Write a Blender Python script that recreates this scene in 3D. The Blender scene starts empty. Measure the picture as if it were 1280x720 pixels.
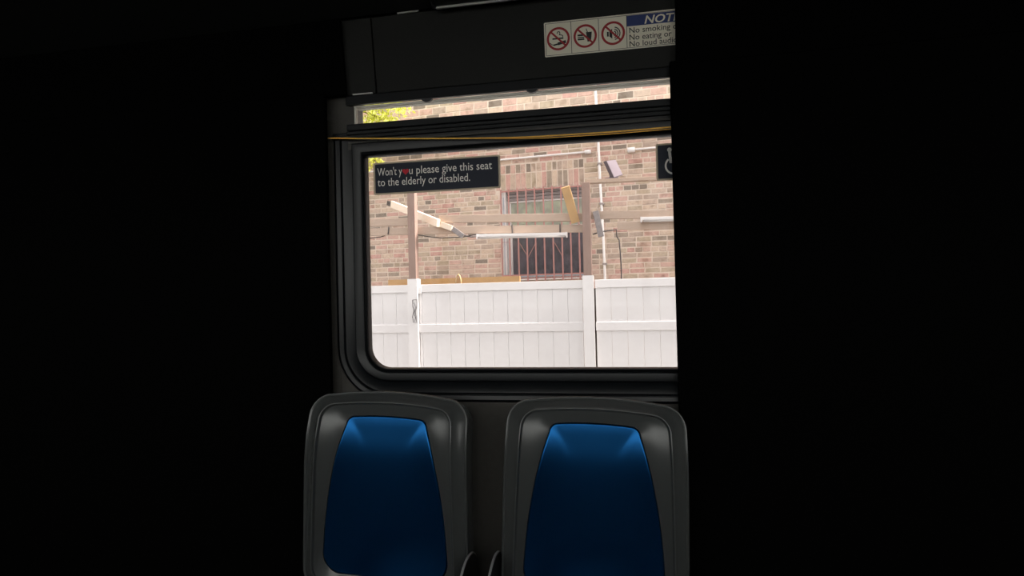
import bpy, bmesh, math, random
from mathutils import Vector, Matrix
random.seed(7)
SC = bpy.context.scene
COL = SC.collection
R = math.radians

# ------------------------------------------------------------------ camera
FPX = 700.0
YAW, PITCH, ROLL = R(10.0), R(0.5), R(-1.4)
CAM = Vector((0.0, -1.55, 1.17))
_f = Vector((-math.sin(YAW), math.cos(YAW), 0)); _r = Vector((math.cos(YAW), math.sin(YAW), 0)); _u = Vector((0, 0, 1))
CF = _f*math.cos(PITCH) + _u*math.sin(PITCH)
_u2 = _u*math.cos(PITCH) - _f*math.sin(PITCH)
CR = _r*math.cos(ROLL) + _u2*math.sin(ROLL)
CU = _u2*math.cos(ROLL) - _r*math.sin(ROLL)
cam = bpy.data.cameras.new('camera'); camo = bpy.data.objects.new('camera', cam); COL.objects.link(camo)
cam.sensor_fit = 'HORIZONTAL'; cam.sensor_width = 36.0; cam.lens = FPX/1280*36.0
cam.clip_start = 0.02; cam.clip_end = 300
camo.matrix_world = Matrix(((CR.x, CU.x, -CF.x, CAM.x), (CR.y, CU.y, -CF.y, CAM.y), (CR.z, CU.z, -CF.z, CAM.z), (0, 0, 0, 1)))
SC.camera = camo

# ------------------------------------------------------------------ light
FENCE_YAW, FACADE_YAW = R(1.5), R(6.0)
FA = Vector((math.cos(FACADE_YAW), -math.sin(FACADE_YAW), 0)); FN = Vector((-math.sin(FACADE_YAW), -math.cos(FACADE_YAW), 0))
GA = Vector((math.cos(FENCE_YAW), -math.sin(FENCE_YAW), 0)); GN = Vector((-math.sin(FENCE_YAW), -math.cos(FENCE_YAW), 0))
world = bpy.data.worlds.new('overcast_sky'); SC.world = world; world.use_nodes = True
bg = world.node_tree.nodes['Background']; bg.inputs[0].default_value = (1.0, 0.985, 0.96, 1); bg.inputs[1].default_value = 1.0
sun = bpy.data.lights.new('sun', 'SUN'); sun.energy = 6.5; sun.angle = R(12); sun.color = (1.0, 0.95, 0.88)
suno = bpy.data.objects.new('sun', sun); COL.objects.link(suno)
_h = FA*math.cos(R(5)) - FN*math.sin(R(5))
SUN_TO = Vector((_h.x*math.cos(R(42)), _h.y*math.cos(R(42)), math.sin(R(42))))
suno.rotation_euler = SUN_TO.to_track_quat('Z', 'Y').to_euler(); suno.location = SUN_TO*30
SC.view_settings.view_transform = 'Standard'; SC.view_settings.look = 'None'
SC.view_settings.gamma = 1.0; SC.view_settings.use_curve_mapping = False
SC.view_settings.exposure = 1.48

# ------------------------------------------------------------------ measuring helpers (image taken as 1280 x 720)
def ray(px, py):
    return (CF*FPX + CR*(px-640) + CU*(360-py)).normalized()
def hit(px, py, p0, n):
    d = ray(px, py); t = (p0-CAM).dot(n)/d.dot(n); return CAM + d*t
def W(px, py, Y=0.0):
    return hit(px, py, Vector((0, Y, 0)), Vector((0, 1, 0)))
def project(p):
    v = p-CAM; z = v.dot(CF); return 640+FPX*v.dot(CR)/z, 360-FPX*v.dot(CU)/z
G0 = CAM + Vector((CF.x, CF.y, 0)).normalized()*6.0
F0 = CAM + Vector((CF.x, CF.y, 0)).normalized()*7.8
def G(px, py, off=0.0):   # fence plane, off = towards the bus
    return hit(px, py, G0+GN*off, GN)
def FW(px, py, off=0.0):  # facade plane
    return hit(px, py, F0+FN*off, FN)
def uv_f(p): return (p-F0).dot(FA), p.z
def uv_g(p): return (p-G0).dot(GA), p.z
def f_pt(u, z, off=0.0): q = F0 + FA*u + FN*off; return Vector((q.x, q.y, z))
def g_pt(u, z, off=0.0): q = G0 + GA*u + GN*off; return Vector((q.x, q.y, z))

# ------------------------------------------------------------------ materials
def lin(c):
    c /= 255.0
    return c/12.92 if c <= 0.04045 else ((c+0.055)/1.055)**2.4
def rgb(r, g, b): return (lin(r), lin(g), lin(b), 1)
M = {}
def mat(name, col, rough=0.5, spec=0.5, metal=0.0, noise=0.0, nscale=20.0, bump=0.0, bscale=80.0, stretch=None):
    m = bpy.data.materials.new(name); m.use_nodes = True; nt = m.node_tree; b = nt.nodes['Principled BSDF']
    b.inputs['Base Color'].default_value = col; b.inputs['Roughness'].default_value = rough
    b.inputs['Specular IOR Level'].default_value = spec; b.inputs['Metallic'].default_value = metal
    tc = nt.nodes.new('ShaderNodeTexCoord'); mp = nt.nodes.new('ShaderNodeMapping'); nt.links.new(tc.outputs['Object'], mp.inputs[0])
    if stretch: mp.inputs['Scale'].default_value = stretch
    if noise > 0:
        n = nt.nodes.new('ShaderNodeTexNoise'); n.inputs['Scale'].default_value = nscale; n.inputs['Detail'].default_value = 6
        nt.links.new(mp.outputs[0], n.inputs['Vector'])
        mx = nt.nodes.new('ShaderNodeMix'); mx.data_type = 'RGBA'
        mx.inputs[6].default_value = tuple(c*(1-noise) for c in col[:3])+(1,); mx.inputs[7].default_value = tuple(min(1, c*(1+noise)) for c in col[:3])+(1,)
        nt.links.new(n.outputs[0], mx.inputs[0]); nt.links.new(mx.outputs[2], b.inputs['Base Color'])
    if bump > 0:
        n2 = nt.nodes.new('ShaderNodeTexNoise'); n2.inputs['Scale'].default_value = bscale; n2.inputs['Detail'].default_value = 3
        nt.links.new(mp.outputs[0], n2.inputs['Vector'])
        bp = nt.nodes.new('ShaderNodeBump'); bp.inputs['Strength'].default_value = bump; bp.inputs['Distance'].default_value = 0.002
        nt.links.new(n2.outputs[0], bp.inputs['Height']); nt.links.new(bp.outputs[0], b.inputs['Normal'])
    M[name] = m; return m
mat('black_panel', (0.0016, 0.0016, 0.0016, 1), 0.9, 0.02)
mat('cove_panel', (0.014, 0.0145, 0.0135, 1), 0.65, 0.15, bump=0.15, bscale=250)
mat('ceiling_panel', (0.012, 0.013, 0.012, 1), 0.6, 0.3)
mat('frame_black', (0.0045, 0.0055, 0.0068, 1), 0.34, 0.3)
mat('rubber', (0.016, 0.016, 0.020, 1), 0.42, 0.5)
mat('lower_wall', (0.052, 0.049, 0.044, 1), 0.6, 0.3, noise=0.2, nscale=60, bump=0.4, bscale=400)
mat('light_lining', (0.30, 0.30, 0.29, 1), 0.7, 0.2)
mat('floor_mat', (0.03, 0.03, 0.032, 1), 0.7, 0.3, bump=0.3, bscale=300)
mat('shell_grey', (0.056, 0.060, 0.060, 1), 0.25, 0.6, bump=0.05, bscale=500)
mat('seat_blue', (0.0095, 0.092, 0.275, 1), 0.29, 0.2, 0.93, bump=0.04, bscale=500)
mat('pan_navy', (0.004, 0.012, 0.035, 1), 0.8, 0.1)
mat('dark_steel', (0.03, 0.03, 0.032, 1), 0.3, 0.5, 0.6)
mat('bright_steel', (0.6, 0.6, 0.6, 1), 0.25, 0.5, 1.0)
mat('aluminium', (0.55, 0.55, 0.53, 1), 0.4, 0.5, 0.7)
mat('reveal_grey', rgb(214, 212, 202), 0.6, 0.3)
mat('sign_white', rgb(224, 218, 200), 0.5, 0.3, noise=0.05, nscale=12)
mat('sign_red', rgb(150, 28, 34), 0.5, 0.3)
mat('sign_black', rgb(26, 26, 28), 0.5, 0.3)
mat('sign_blue', rgb(36, 52, 104), 0.5, 0.3)
mat('decal_navy', (0.010, 0.013, 0.026, 1), 0.5, 0.25)
mat('decal_rim', rgb(190, 174, 152), 0.5, 0.3)
mat('decal_text', rgb(236, 232, 226), 0.5, 0.3)
mat('heart_red', rgb(190, 24, 44), 0.5, 0.3)
mat('cord_yellow', rgb(250, 190, 84), 0.5, 0.3)
mat('vinyl', (0.84, 0.825, 0.82, 1), 0.45, 0.35, noise=0.03, nscale=3)
mat('timber_grey', rgb(150, 126, 115), 0.85, 0.15, noise=0.22, nscale=9, stretch=(6, 6, 0.6), bump=0.4, bscale=30)
mat('timber_beam', rgb(188, 167, 149), 0.85, 0.15, noise=0.16, nscale=9, stretch=(0.7, 6, 6), bump=0.4, bscale=30)
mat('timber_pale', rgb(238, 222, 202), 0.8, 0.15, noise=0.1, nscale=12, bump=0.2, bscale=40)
mat('timber_and_gap_shade', rgb(84, 76, 70), 0.85, 0.15, noise=0.25, nscale=20)
mat('timber_orange', rgb(200, 162, 112), 0.8, 0.15, noise=0.2, nscale=14, bump=0.2, bscale=40)
mat('wrap_grey', rgb(140, 132, 130), 0.5, 0.4, noise=0.45, nscale=30, bump=0.6, bscale=60)
mat('white_paint', rgb(232, 228, 226), 0.45, 0.4)
mat('sash_blue', rgb(176, 184, 192), 0.5, 0.4, noise=0.08, nscale=10)
mat('head_board', rgb(150, 140, 138), 0.7, 0.3, noise=0.25, nscale=30, stretch=(0.3, 1, 3))
mat('grille_rust', rgb(176, 124, 116), 0.6, 0.3, noise=0.25, nscale=25)
mat('cable_dark', rgb(70, 62, 60), 0.6, 0.3)
mat('cable_grey', rgb(150, 140, 136), 0.6, 0.3)
mat('solar_dark', rgb(92, 80, 84), 0.5, 0.4)
mat('solar_cell', rgb(132, 120, 127), 0.3, 0.5, noise=0.05)
mat('asphalt', (0.12, 0.12, 0.12, 1), 0.9, 0.2, noise=0.3, nscale=40)
mat('concrete', (0.42, 0.41, 0.39, 1), 0.9, 0.2, noise=0.15, nscale=5)
mat('earth', (0.07, 0.06, 0.05, 1), 0.95, 0.1, noise=0.3, nscale=6)
mat('mortar', rgb(214, 198, 182), 0.95, 0.1, noise=0.14, nscale=14, bump=0.5, bscale=60)
mat('bark', rgb(110, 98, 84), 0.9, 0.1, noise=0.3, nscale=20)
mat('ink', rgb(96, 92, 92), 0.7, 0.2)
mat('rim_grey', (0.34, 0.34, 0.34, 1), 0.4, 0.5)
mat('rope', rgb(206, 176, 130), 0.8, 0.2)

def brick_material():
    m = bpy.data.materials.new('brick'); m.use_nodes = True; nt = m.node_tree; b = nt.nodes['Principled BSDF']
    b.inputs['Roughness'].default_value = 0.92; b.inputs['Specular IOR Level'].default_value = 0.12
    oi = nt.nodes.new('ShaderNodeObjectInfo'); ge = nt.nodes.new('ShaderNodeNewGeometry')
    a = nt.nodes.new('ShaderNodeMath'); a.operation = 'ADD'; nt.links.new(oi.outputs['Random'], a.inputs[0]); nt.links.new(ge.outputs['Random Per Island'], a.inputs[1])
    fr = nt.nodes.new('ShaderNodeMath'); fr.operation = 'FRACT'; nt.links.new(a.outputs[0], fr.inputs[0])
    cr = nt.nodes.new('ShaderNodeValToRGB'); cr.color_ramp.interpolation = 'CONSTANT'
    stops = [(0.0, (194, 174, 158)), (0.18, (200, 168, 155)), (0.34, (184, 168, 148)), (0.48, (196, 158, 147)), (0.58, (202, 182, 163)),
             (0.70, (178, 160, 146)), (0.80, (196, 170, 156)), (0.90, (160, 146, 132)), (0.955, (138, 126, 115))]
    el = cr.color_ramp.elements; el[0].position = 0.0; el[0].color = rgb(*stops[0][1]); el[1].position = stops[1][0]; el[1].color = rgb(*stops[1][1])
    for p, c in stops[2:]:
        e = el.new(p); e.color = rgb(*c)
    nt.links.new(fr.outputs[0], cr.inputs[0])
    n = nt.nodes.new('ShaderNodeTexNoise'); n.inputs['Scale'].default_value = 22; n.inputs['Detail'].default_value = 6; n.inputs['Roughness'].default_value = 0.7
    nt.links.new(ge.outputs['Position'], n.inputs['Vector'])
    rp = nt.nodes.new('ShaderNodeValToRGB'); rp.color_ramp.elements[0].position = 0.28; rp.color_ramp.elements[0].color = (0.80, 0.79, 0.78, 1)
    rp.color_ramp.elements[1].position = 0.62; rp.color_ramp.elements[1].color = (1.06, 1.05, 1.03, 1); nt.links.new(n.outputs[0], rp.inputs[0])
    n3 = nt.nodes.new('ShaderNodeTexNoise'); n3.inputs['Scale'].default_value = 8.5; n3.inputs['Detail'].default_value = 5; nt.links.new(ge.outputs['Position'], n3.inputs['Vector'])
    r3 = nt.nodes.new('ShaderNodeValToRGB'); r3.color_ramp.elements[0].position = 0.33; r3.color_ramp.elements[0].color = (0.74, 0.72, 0.69, 1); r3.color_ramp.elements[1].position = 0.45; r3.color_ramp.elements[1].color = (1, 1, 1, 1)
    nt.links.new(n3.outputs[0], r3.inputs[0])
    m3 = nt.nodes.new('ShaderNodeMix'); m3.data_type = 'RGBA'; m3.blend_type = 'MULTIPLY'; m3.inputs[0].default_value = 1.0
    nt.links.new(cr.outputs[0], m3.inputs[6]); nt.links.new(r3.outputs[0], m3.inputs[7])
    mx = nt.nodes.new('ShaderNodeMix'); mx.data_type = 'RGBA'; mx.blend_type = 'MULTIPLY'; mx.inputs[0].default_value = 1.0
    nt.links.new(m3.outputs[2], mx.inputs[6]); nt.links.new(rp.outputs[0], mx.inputs[7]); nt.links.new(mx.outputs[2], b.inputs['Base Color'])
    M['brick'] = m
brick_material()
def leaf_material():
    m = bpy.data.materials.new('leaf'); m.use_nodes = True; nt = m.node_tree; b = nt.nodes['Principled BSDF']
    ge = nt.nodes.new('ShaderNodeNewGeometry'); cr = nt.nodes.new('ShaderNodeValToRGB')
    cr.color_ramp.elements[0].color = rgb(196, 200, 60); cr.color_ramp.elements[1].color = rgb(226, 228, 130)
    nt.links.new(ge.outputs['Random Per Island'], cr.inputs[0]); nt.links.new(cr.outputs[0], b.inputs['Base Color'])
    tr = nt.nodes.new('ShaderNodeBsdfTranslucent'); nt.links.new(cr.outputs[0], tr.inputs[0])
    mx = nt.nodes.new('ShaderNodeMixShader'); mx.inputs[0].default_value = 0.45
    nt.links.new(b.outputs[0], mx.inputs[1]); nt.links.new(tr.outputs[0], mx.inputs[2]); nt.links.new(mx.outputs[0], nt.nodes['Material Output'].inputs[0])
    M['leaf'] = m
leaf_material()
def glass_material(name, tint, ior=1.25):
    m = bpy.data.materials.new(name); m.use_nodes = True; nt = m.node_tree
    nt.nodes.remove(nt.nodes['Principled BSDF'])
    t = nt.nodes.new('ShaderNodeBsdfTransparent'); t.inputs[0].default_value = tint
    g = nt.nodes.new('ShaderNodeBsdfGlossy'); g.inputs['Roughness'].default_value = 0.02
    fz = nt.nodes.new('ShaderNodeFresnel'); fz.inputs[0].default_value = ior
    mx = nt.nodes.new('ShaderNodeMixShader'); nt.links.new(fz.outputs[0], mx.inputs[0])
    nt.links.new(t.outputs[0], mx.inputs[1]); nt.links.new(g.outputs[0], mx.inputs[2]); nt.links.new(mx.outputs[0], nt.nodes['Material Output'].inputs[0])
    M[name] = m
glass_material('bus_glass', (0.80, 0.785, 0.79, 1))
glass_material('clear_glass', (0.97, 0.97, 0.97, 1))
glass_material('tinted_glass', (0.95, 0.96, 0.95, 1))
def pane_material(name, c1, c2, scale):
    m = mat(name, c1, 0.12, 0.5); nt = m.node_tree; b = nt.nodes['Principled BSDF']
    n = nt.nodes.new('ShaderNodeTexNoise'); n.inputs['Scale'].default_value = scale; n.inputs['Detail'].default_value = 8
    tc = nt.nodes.new('ShaderNodeTexCoord'); nt.links.new(tc.outputs['Object'], n.inputs['Vector'])
    cr = nt.nodes.new('ShaderNodeValToRGB'); cr.color_ramp.elements[0].position = 0.35; cr.color_ramp.elements[1].position = 0.7
    cr.color_ramp.elements[0].color = c1; cr.color_ramp.elements[1].color = c2
    nt.links.new(n.outputs[0], cr.inputs[0]); nt.links.new(cr.outputs[0], b.inputs['Base Color'])
pane_material('pane_tree_reflection', rgb(138, 140, 122), rgb(176, 182, 154), 8)  # upper sash glass: reflection of trees painted in as mottled green
pane_material('pane_dark', rgb(54, 48, 55), rgb(88, 80, 88), 9)

# ------------------------------------------------------------------ mesh helpers
class MB:
    def __init__(s): s.v = []; s.f = []
    def add(s, vs, fs):
        o = len(s.v); s.v += [Vector(v) for v in vs]; s.f += [tuple(i+o for i in f) for f in fs]; return s
    def hexa(s, c):       # 8 corners: bottom ring 0-3, top ring 4-7
        return s.add(c, [(0, 3, 2, 1), (4, 5, 6, 7), (0, 1, 5, 4), (1, 2, 6, 5), (2, 3, 7, 6), (3, 0, 4, 7)])
    def box(s, x0, x1, y0, y1, z0, z1):
        return s.hexa([(x0, y0, z0), (x1, y0, z0), (x1, y1, z0), (x0, y1, z0), (x0, y0, z1), (x1, y0, z1), (x1, y1, z1), (x0, y1, z1)])
    def frame_box(s, O, a, b, c, a0, a1, b0, b1, c0, c1):   # box in a local frame
        P = lambda i, j, k: O + a*i + b*j + c*k
        return s.hexa([P(a0, b0, c0), P(a1, b0, c0), P(a1, b1, c0), P(a0, b1, c0), P(a0, b0, c1), P(a1, b0, c1), P(a1, b1, c1), P(a0, b1, c1)])
    def bar(s, p, q, w, t, up=Vector((0, 0, 1))):            # w across 'up', t across the third axis
        d = (q-p).normalized(); side = d.cross(up).normalized(); nu = side.cross(d).normalized()
        L = (q-p).length
        return s.frame_box(p, d, side, nu, 0, L, -t/2, t/2, -w/2, w/2)
    def tube(s, pts, r, n=8, cap=True):
        pts = [Vector(p) for p in pts]; rings = []; o = len(s.v); ref = None
        for i, p in enumerate(pts):
            d = (pts[min(i+1, len(pts)-1)]-pts[max(i-1, 0)]).normalized()
            if ref is None: ref = d.orthogonal().normalized()
            ref = (ref - d*ref.dot(d)).normalized(); b = d.cross(ref)
            rr = r[i] if isinstance(r, (list, tuple)) else r
            for k in range(n):
                a = 2*math.pi*k/n; s.v.append(p + ref*math.cos(a)*rr + b*math.sin(a)*rr)
        for i in range(len(pts)-1):
            for k in range(n):
                s.f.append((o+i*n+k, o+i*n+(k+1) % n, o+(i+1)*n+(k+1) % n, o+(i+1)*n+k))
        if cap:
            s.f.append(tuple(o+k for k in reversed(range(n)))); s.f.append(tuple(o+(len(pts)-1)*n+k for k in range(n)))
        return s
    def prism(s, poly, O, a, b, c, h0, h1):                  # polygon in (a,b) of frame, extruded along c
        o = len(s.v); n = len(poly)
        for h in (h0, h1):
            for (x, y) in poly: s.v.append(O + a*x + b*y + c*h)
        s.f.append(tuple(o+i for i in reversed(range(n)))); s.f.append(tuple(o+n+i for i in range(n)))
        for i in range(n): s.f.append((o+i, o+(i+1) % n, o+n+(i+1) % n, o+n+i))
        return s
    def ring(s, outer, inner, O, a, b, c, h0, h1):           # closed band between two polygons of equal count
        n = len(outer); o = len(s.v)
        for h in (h0, h1):
            for P in (outer, inner):
                for (x, y) in P: s.v.append(O + a*x + b*y + c*h)
        for i in range(n):
            j = (i+1) % n
            s.f.append((o+i, o+j, o+n+j, o+n+i)); s.f.append((o+2*n+i, o+3*n+i, o+3*n+j, o+2*n+j))
            s.f.append((o+i, o+2*n+i, o+2*n+j, o+j)); s.f.append((o+n+i, o+n+j, o+3*n+j, o+3*n+i))
        return s
    def mesh(s, name, smooth=False):
        me = bpy.data.meshes.new(name); me.from_pydata([tuple(v) for v in s.v], [], s.f)
        bm = bmesh.new(); bm.from_mesh(me); bmesh.ops.recalc_face_normals(bm, faces=bm.faces); bm.to_mesh(me); bm.free()
        if smooth:
            for p in me.polygons: p.use_smooth = True
        return me
    def build(s, name, m, parent=None, smooth=False, bevel=0.0, origin=None, angle=None):
        if origin is not None:
            o3 = Vector(origin); s.v = [v-o3 for v in s.v]
        me = s.mesh(name, smooth); me.materials.append(M[m])
        o = bpy.data.objects.new(name, me); COL.objects.link(o)
        if origin is not None: o.location = origin
        if parent is not None: o.parent = parent; 
        if parent is not None and origin is None:
            o.matrix_parent_inverse = Matrix.Identity(4); o.location = -Vector(parent.location) if parent.rotation_euler.to_matrix() == Matrix.Identity(3) else o.location
        elif parent is not None:
            o.location = Vector(origin) - Vector(parent.location)
        if bevel > 0:
            md = o.modifiers.new('edge', 'BEVEL'); md.width = bevel; md.segments = 2; md.limit_method = 'ANGLE'; md.angle_limit = R(40)
        return o
def tag(o, label=None, cat=None, group=None, kind=None):
    if label: o['label'] = label
    if cat: o['category'] = cat
    if group: o['group'] = group
    if kind: o['kind'] = kind
    return o
def empty(name, loc, label=None, cat=None, group=None, kind=None):
    o = bpy.data.objects.new(name, None); COL.objects.link(o); o.location = loc; o.empty_display_size = 0.05
    return tag(o, label, cat, group, kind)
def circle(cx, cy, r, n=40, a0=0.0, a1=2*math.pi): return [(cx+r*math.cos(a0+(a1-a0)*i/n), cy+r*math.sin(a0+(a1-a0)*i/n)) for i in range(n if abs(a1-a0-2*math.pi) < 1e-6 else n+1)]
def rrect(x0, x1, y0, y1, r, n=8):
    p = []
    for cx, cy, a in ((x1-r, y1-r, 0), (x0+r, y1-r, 90), (x0+r, y0+r, 180), (x1-r, y0+r, 270)):
        for i in range(n+1):
            t = R(a+90*i/n); p.append((cx+r*math.cos(t), cy+r*math.sin(t)))
    return p
def text_part(body, name, m, parent, O, a, b, c, x0, x1, base, cap, h, shear=0.0, bold=0.0):
    """lettering: fitted between x0 and x1 on the line 'base', capital height cap, standing h off the plate"""
    cu = bpy.data.curves.new(name, 'FONT'); cu.body = body; cu.size = 1.0; cu.shear = shear; cu.offset = bold; cu.resolution_u = 3
    t = bpy.data.objects.new(name, cu); COL.objects.link(t)
    dg = bpy.context.evaluated_depsgraph_get(); dg.update()
    me = bpy.data.meshes.new_from_object(t.evaluated_get(dg)); COL.objects.unlink(t); bpy.data.objects.remove(t)
    xs = [v.co.x for v in me.vertices]; mn, mxx = min(xs), max(xs); sx = (x1-x0)/(mxx-mn); sy = cap/0.70
    for v in me.vertices:
        v.co = O + a*(x0+(v.co.x-mn)*sx) + b*(base+v.co.y*sy) + c*h - Vector(parent.location)
    me.materials.clear(); me.materials.append(M[m])
    o = bpy.data.objects.new(name, me); COL.objects.link(o); o.parent = parent
    return o
X, Y3, Z = Vector((1, 0, 0)), Vector((0, 1, 0)), Vector((0, 0, 1))
IN = Vector((0, -1, 0))      # from the wall into the bus

# ------------------------------------------------------------------ the bus: shell
GY = 0.02                                      # glass plane
XA, XB = -4.2, 3.4                             # ends of the saloon
pane_l = W(458, 330).x
pane_b = 0.5*(W(490, 459).z + W(842, 462.5).z)
pane_t = 0.5*(W(458, 194).z + W(842, 168).z)
cover_x = W(842, 250, -0.045).x                # left edge of the dark pillar cover
pane_r = cover_x + 0.09
tr_l = W(443, 148).x; tr_r = W(841.5, 112).x
tr_b = 0.5*(W(443, 155.5).z + W(839, 125).z)
tr_t = 0.5*(W(446, 134).z + W(838, 101).z)
FR = 0.097                                     # breadth of the moulded frame round the big pane
band_t = tr_t + 0.030                          # foot of the cove
wall = MB()
wall.box(XA, XB, 0.0, 0.06, -0.35, pane_b-FR+0.01)
wall.box(XA, pane_l-FR+0.01, 0.0, 0.06, pane_b-FR+0.01, pane_t+0.02)
wall.box(pane_r+FR-0.01, XB, 0.0, 0.06, pane_b-FR+0.01, pane_t+0.02)
wall.box(XA, tr_l, 0.0, 0.06, pane_t+0.02, 2.6); wall.box(tr_r, XB, 0.0, 0.06, pane_t+0.02, 2.6)
wall.box(tr_l, tr_r, 0.0, 0.06, pane_t+0.02, tr_b); wall.box(tr_l, tr_r, 0.0, 0.06, tr_t+0.027, 2.6)
tag(wall.build('wall_window_side', 'lower_wall'), 'dark grey textured side wall of the bus behind the two seats', kind='structure')

# dark flush pillar covers either side of the window bay
def cover(x0, x1, name, label):
    m = MB(); m.box(x0, x1, -0.045, -0.027, 0.0, band_t+0.005)
    o = m.build(name, 'black_panel', bevel=0.004); tag(o, label, kind='structure'); return o
cover(cover_x, XB-0.01, 'wall_right', 'black pillar cover to the right of the window bay')
cover(XA+0.01, pane_l-FR-0.001, 'wall_left', 'black pillar cover to the left of the window bay')

# moulded window frame: swept profile round the pane, square above, rounded below
def frame_path(off, r):
    x0, x1, z0, z1 = pane_l-off, pane_r+off, pane_b-off, pane_t+min(off, 0.055)
    p = [(x0, z1)]
    for i in range(13):
        t = R(180+90*i/12); p.append((x0+r+off+(r+off)*math.cos(t), z0+r+off+(r+off)*math.sin(t)))
    for i in range(13):
        t = R(270+90*i/12); p.append((x1-r-off+(r+off)*math.cos(t), z0+r+off+(r+off)*math.sin(t)))
    p.append((x1, z1)); return p
rp = 0.062
prof = [(0.000, 0.030), (0.000, 0.004), (0.003, -0.001), (0.006, 0.0), (0.009, 0.004), (0.011, 0.000), (0.014, -0.001), (0.030, -0.004), (0.034, -0.0065), (0.036, -0.002),
        (0.040, 0.001), (0.068, -0.002), (0.072, -0.009), (0.0745, -0.009), (0.0765, -0.004), (0.087, -0.006), (0.0895, -0.011), (0.092, -0.009), (FR, 0.004)]
fr = MB(); loops = [frame_path(o, rp) for o, y in prof]
for (o, y), L in zip(prof, loops):
    for (x, z) in L: fr.v.append(Vector((x, y, z)))
nL = len(loops[0])
for i in range(len(prof)-1):
    for k in range(nL):
        j = (k+1) % nL
        fr.f.append((i*nL+k, i*nL+j, (i+1)*nL+j, (i+1)*nL+k))
for sg, xc in ((-1, pane_l), (1, pane_r)):       # solid panel in the lower corners outside the rounded frame
    cr_ = rp+FR-0.004; cxx = xc-sg*rp; czz = pane_b+rp
    arc_ = [(cxx+sg*cr_*math.cos(R(t)), czz-cr_*math.sin(R(t))) for t in range(0, 91, 6)]
    poly = arc_ + [(xc+sg*(FR+0.02), pane_b-FR-0.02), (xc+sg*(FR+0.02), czz)]
    poly = arc_ + [(cxx, pane_b-FR-0.02), (xc+sg*(FR+0.02), pane_b-FR-0.02), (xc+sg*(FR+0.02), czz)]
    cp = MB()
    for i in range(len(arc_)-1):
        cp.prism([arc_[i], arc_[i+1], (xc+sg*(FR+0.02), pane_b-FR-0.02)], Vector((0, 0.0, 0)), X, Z, Y3, 0.001, 0.05)
    cp.prism([arc_[0], (xc+sg*(FR+0.02), pane_b-FR-0.02), (xc+sg*(FR+0.02), czz)], Vector((0, 0, 0)), X, Z, Y3, 0.001, 0.05)
    cp.prism([arc_[-1], (xc+sg*(FR+0.02), pane_b-FR-0.02), (cxx, pane_b-FR-0.02)], Vector((0, 0, 0)), X, Z, Y3, 0.001, 0.05)
    tag(cp.build('trim_%d' % (7 if sg < 0 else 8), 'lower_wall'), 'dark corner panel outside the %s lower corner of the window frame' % ('left' if sg < 0 else 'right'), kind='structure')
win1 = empty('window_1', (0.5*(pane_l+pane_r), 0, pane_b), 'wide bus side window in a black moulded frame with rounded lower corners', kind='structure')
fo = fr.build('window_frame', 'frame_black', win1, smooth=True)
md = fo.modifiers.new('edge', 'EDGE_SPLIT'); md.split_angle = R(50)
MB().box(pane_l-0.004, pane_r+0.004, GY, GY+0.005, pane_b-0.004, pane_t+0.004).build('pane', 'bus_glass', win1)
# rails of the frame head between the pane and the transom
hd = MB(); z0 = pane_t
for (za, zb, yy) in ((0.050, 0.062, -0.010), (0.062, 0.072, -0.004)):
    hd.box(pane_l-FR, pane_r+FR, yy, 0.02, z0+za, z0+zb)
hd.build('frame_head', 'frame_black', win1, bevel=0.002)

# transom light above
win2 = empty('window_2', (0.5*(tr_l+tr_r), 0, tr_b), 'narrow transom window strip above the wide bus window', kind='structure')
tf = MB(); tf.box(tr_l-0.02, tr_r+0.05, -0.012, 0.0, tr_b-0.020, tr_b); tf.box(tr_l-0.02, tr_r+0.05, -0.016, 0.0, tr_b-0.034, tr_b-0.022)
tf.build('sill_rail', 'frame_black', win2, bevel=0.003)
tf = MB(); tf.box(tr_l-0.02, tr_r+0.05, -0.016, 0.0, tr_t+0.004, band_t+0.002); tf.build('head_rail', 'frame_black', win2, bevel=0.003)
rv = MB(); rv.box(tr_l, tr_r, -0.001, 0.034, tr_t+0.001, tr_t+0.004)
rv.build('reveal_head', 'reveal_grey', win2)
rv = MB(); rv.box(tr_l-0.001, tr_l+0.004, 0.0, 0.016, tr_b, tr_t+0.001); rv.box(tr_r-0.003, tr_r+0.003, 0.0, 0.016, tr_b, tr_t+0.001)
rv.build('reveal_side', 'reveal_grey', win2)
MB().box(tr_l+0.004, tr_r-0.003, 0.012, 0.016, tr_b, tr_t+0.001).build('pane', 'clear_glass', win2)
for lx, ly in ((534.5, 126.5), (665.5, 115.5)):
    p = W(lx, ly, -0.012)
    m = MB(); m.prism([(0.017*math.cos(R(a)), 0.012*math.sin(R(a))) for a in range(180, 361, 12)], Vector((p.x, -0.010, tr_t+0.004)), X, Z, IN, 0.0, 0.012)
    m.build('latch', 'rubber', win2, bevel=0.002)

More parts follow.
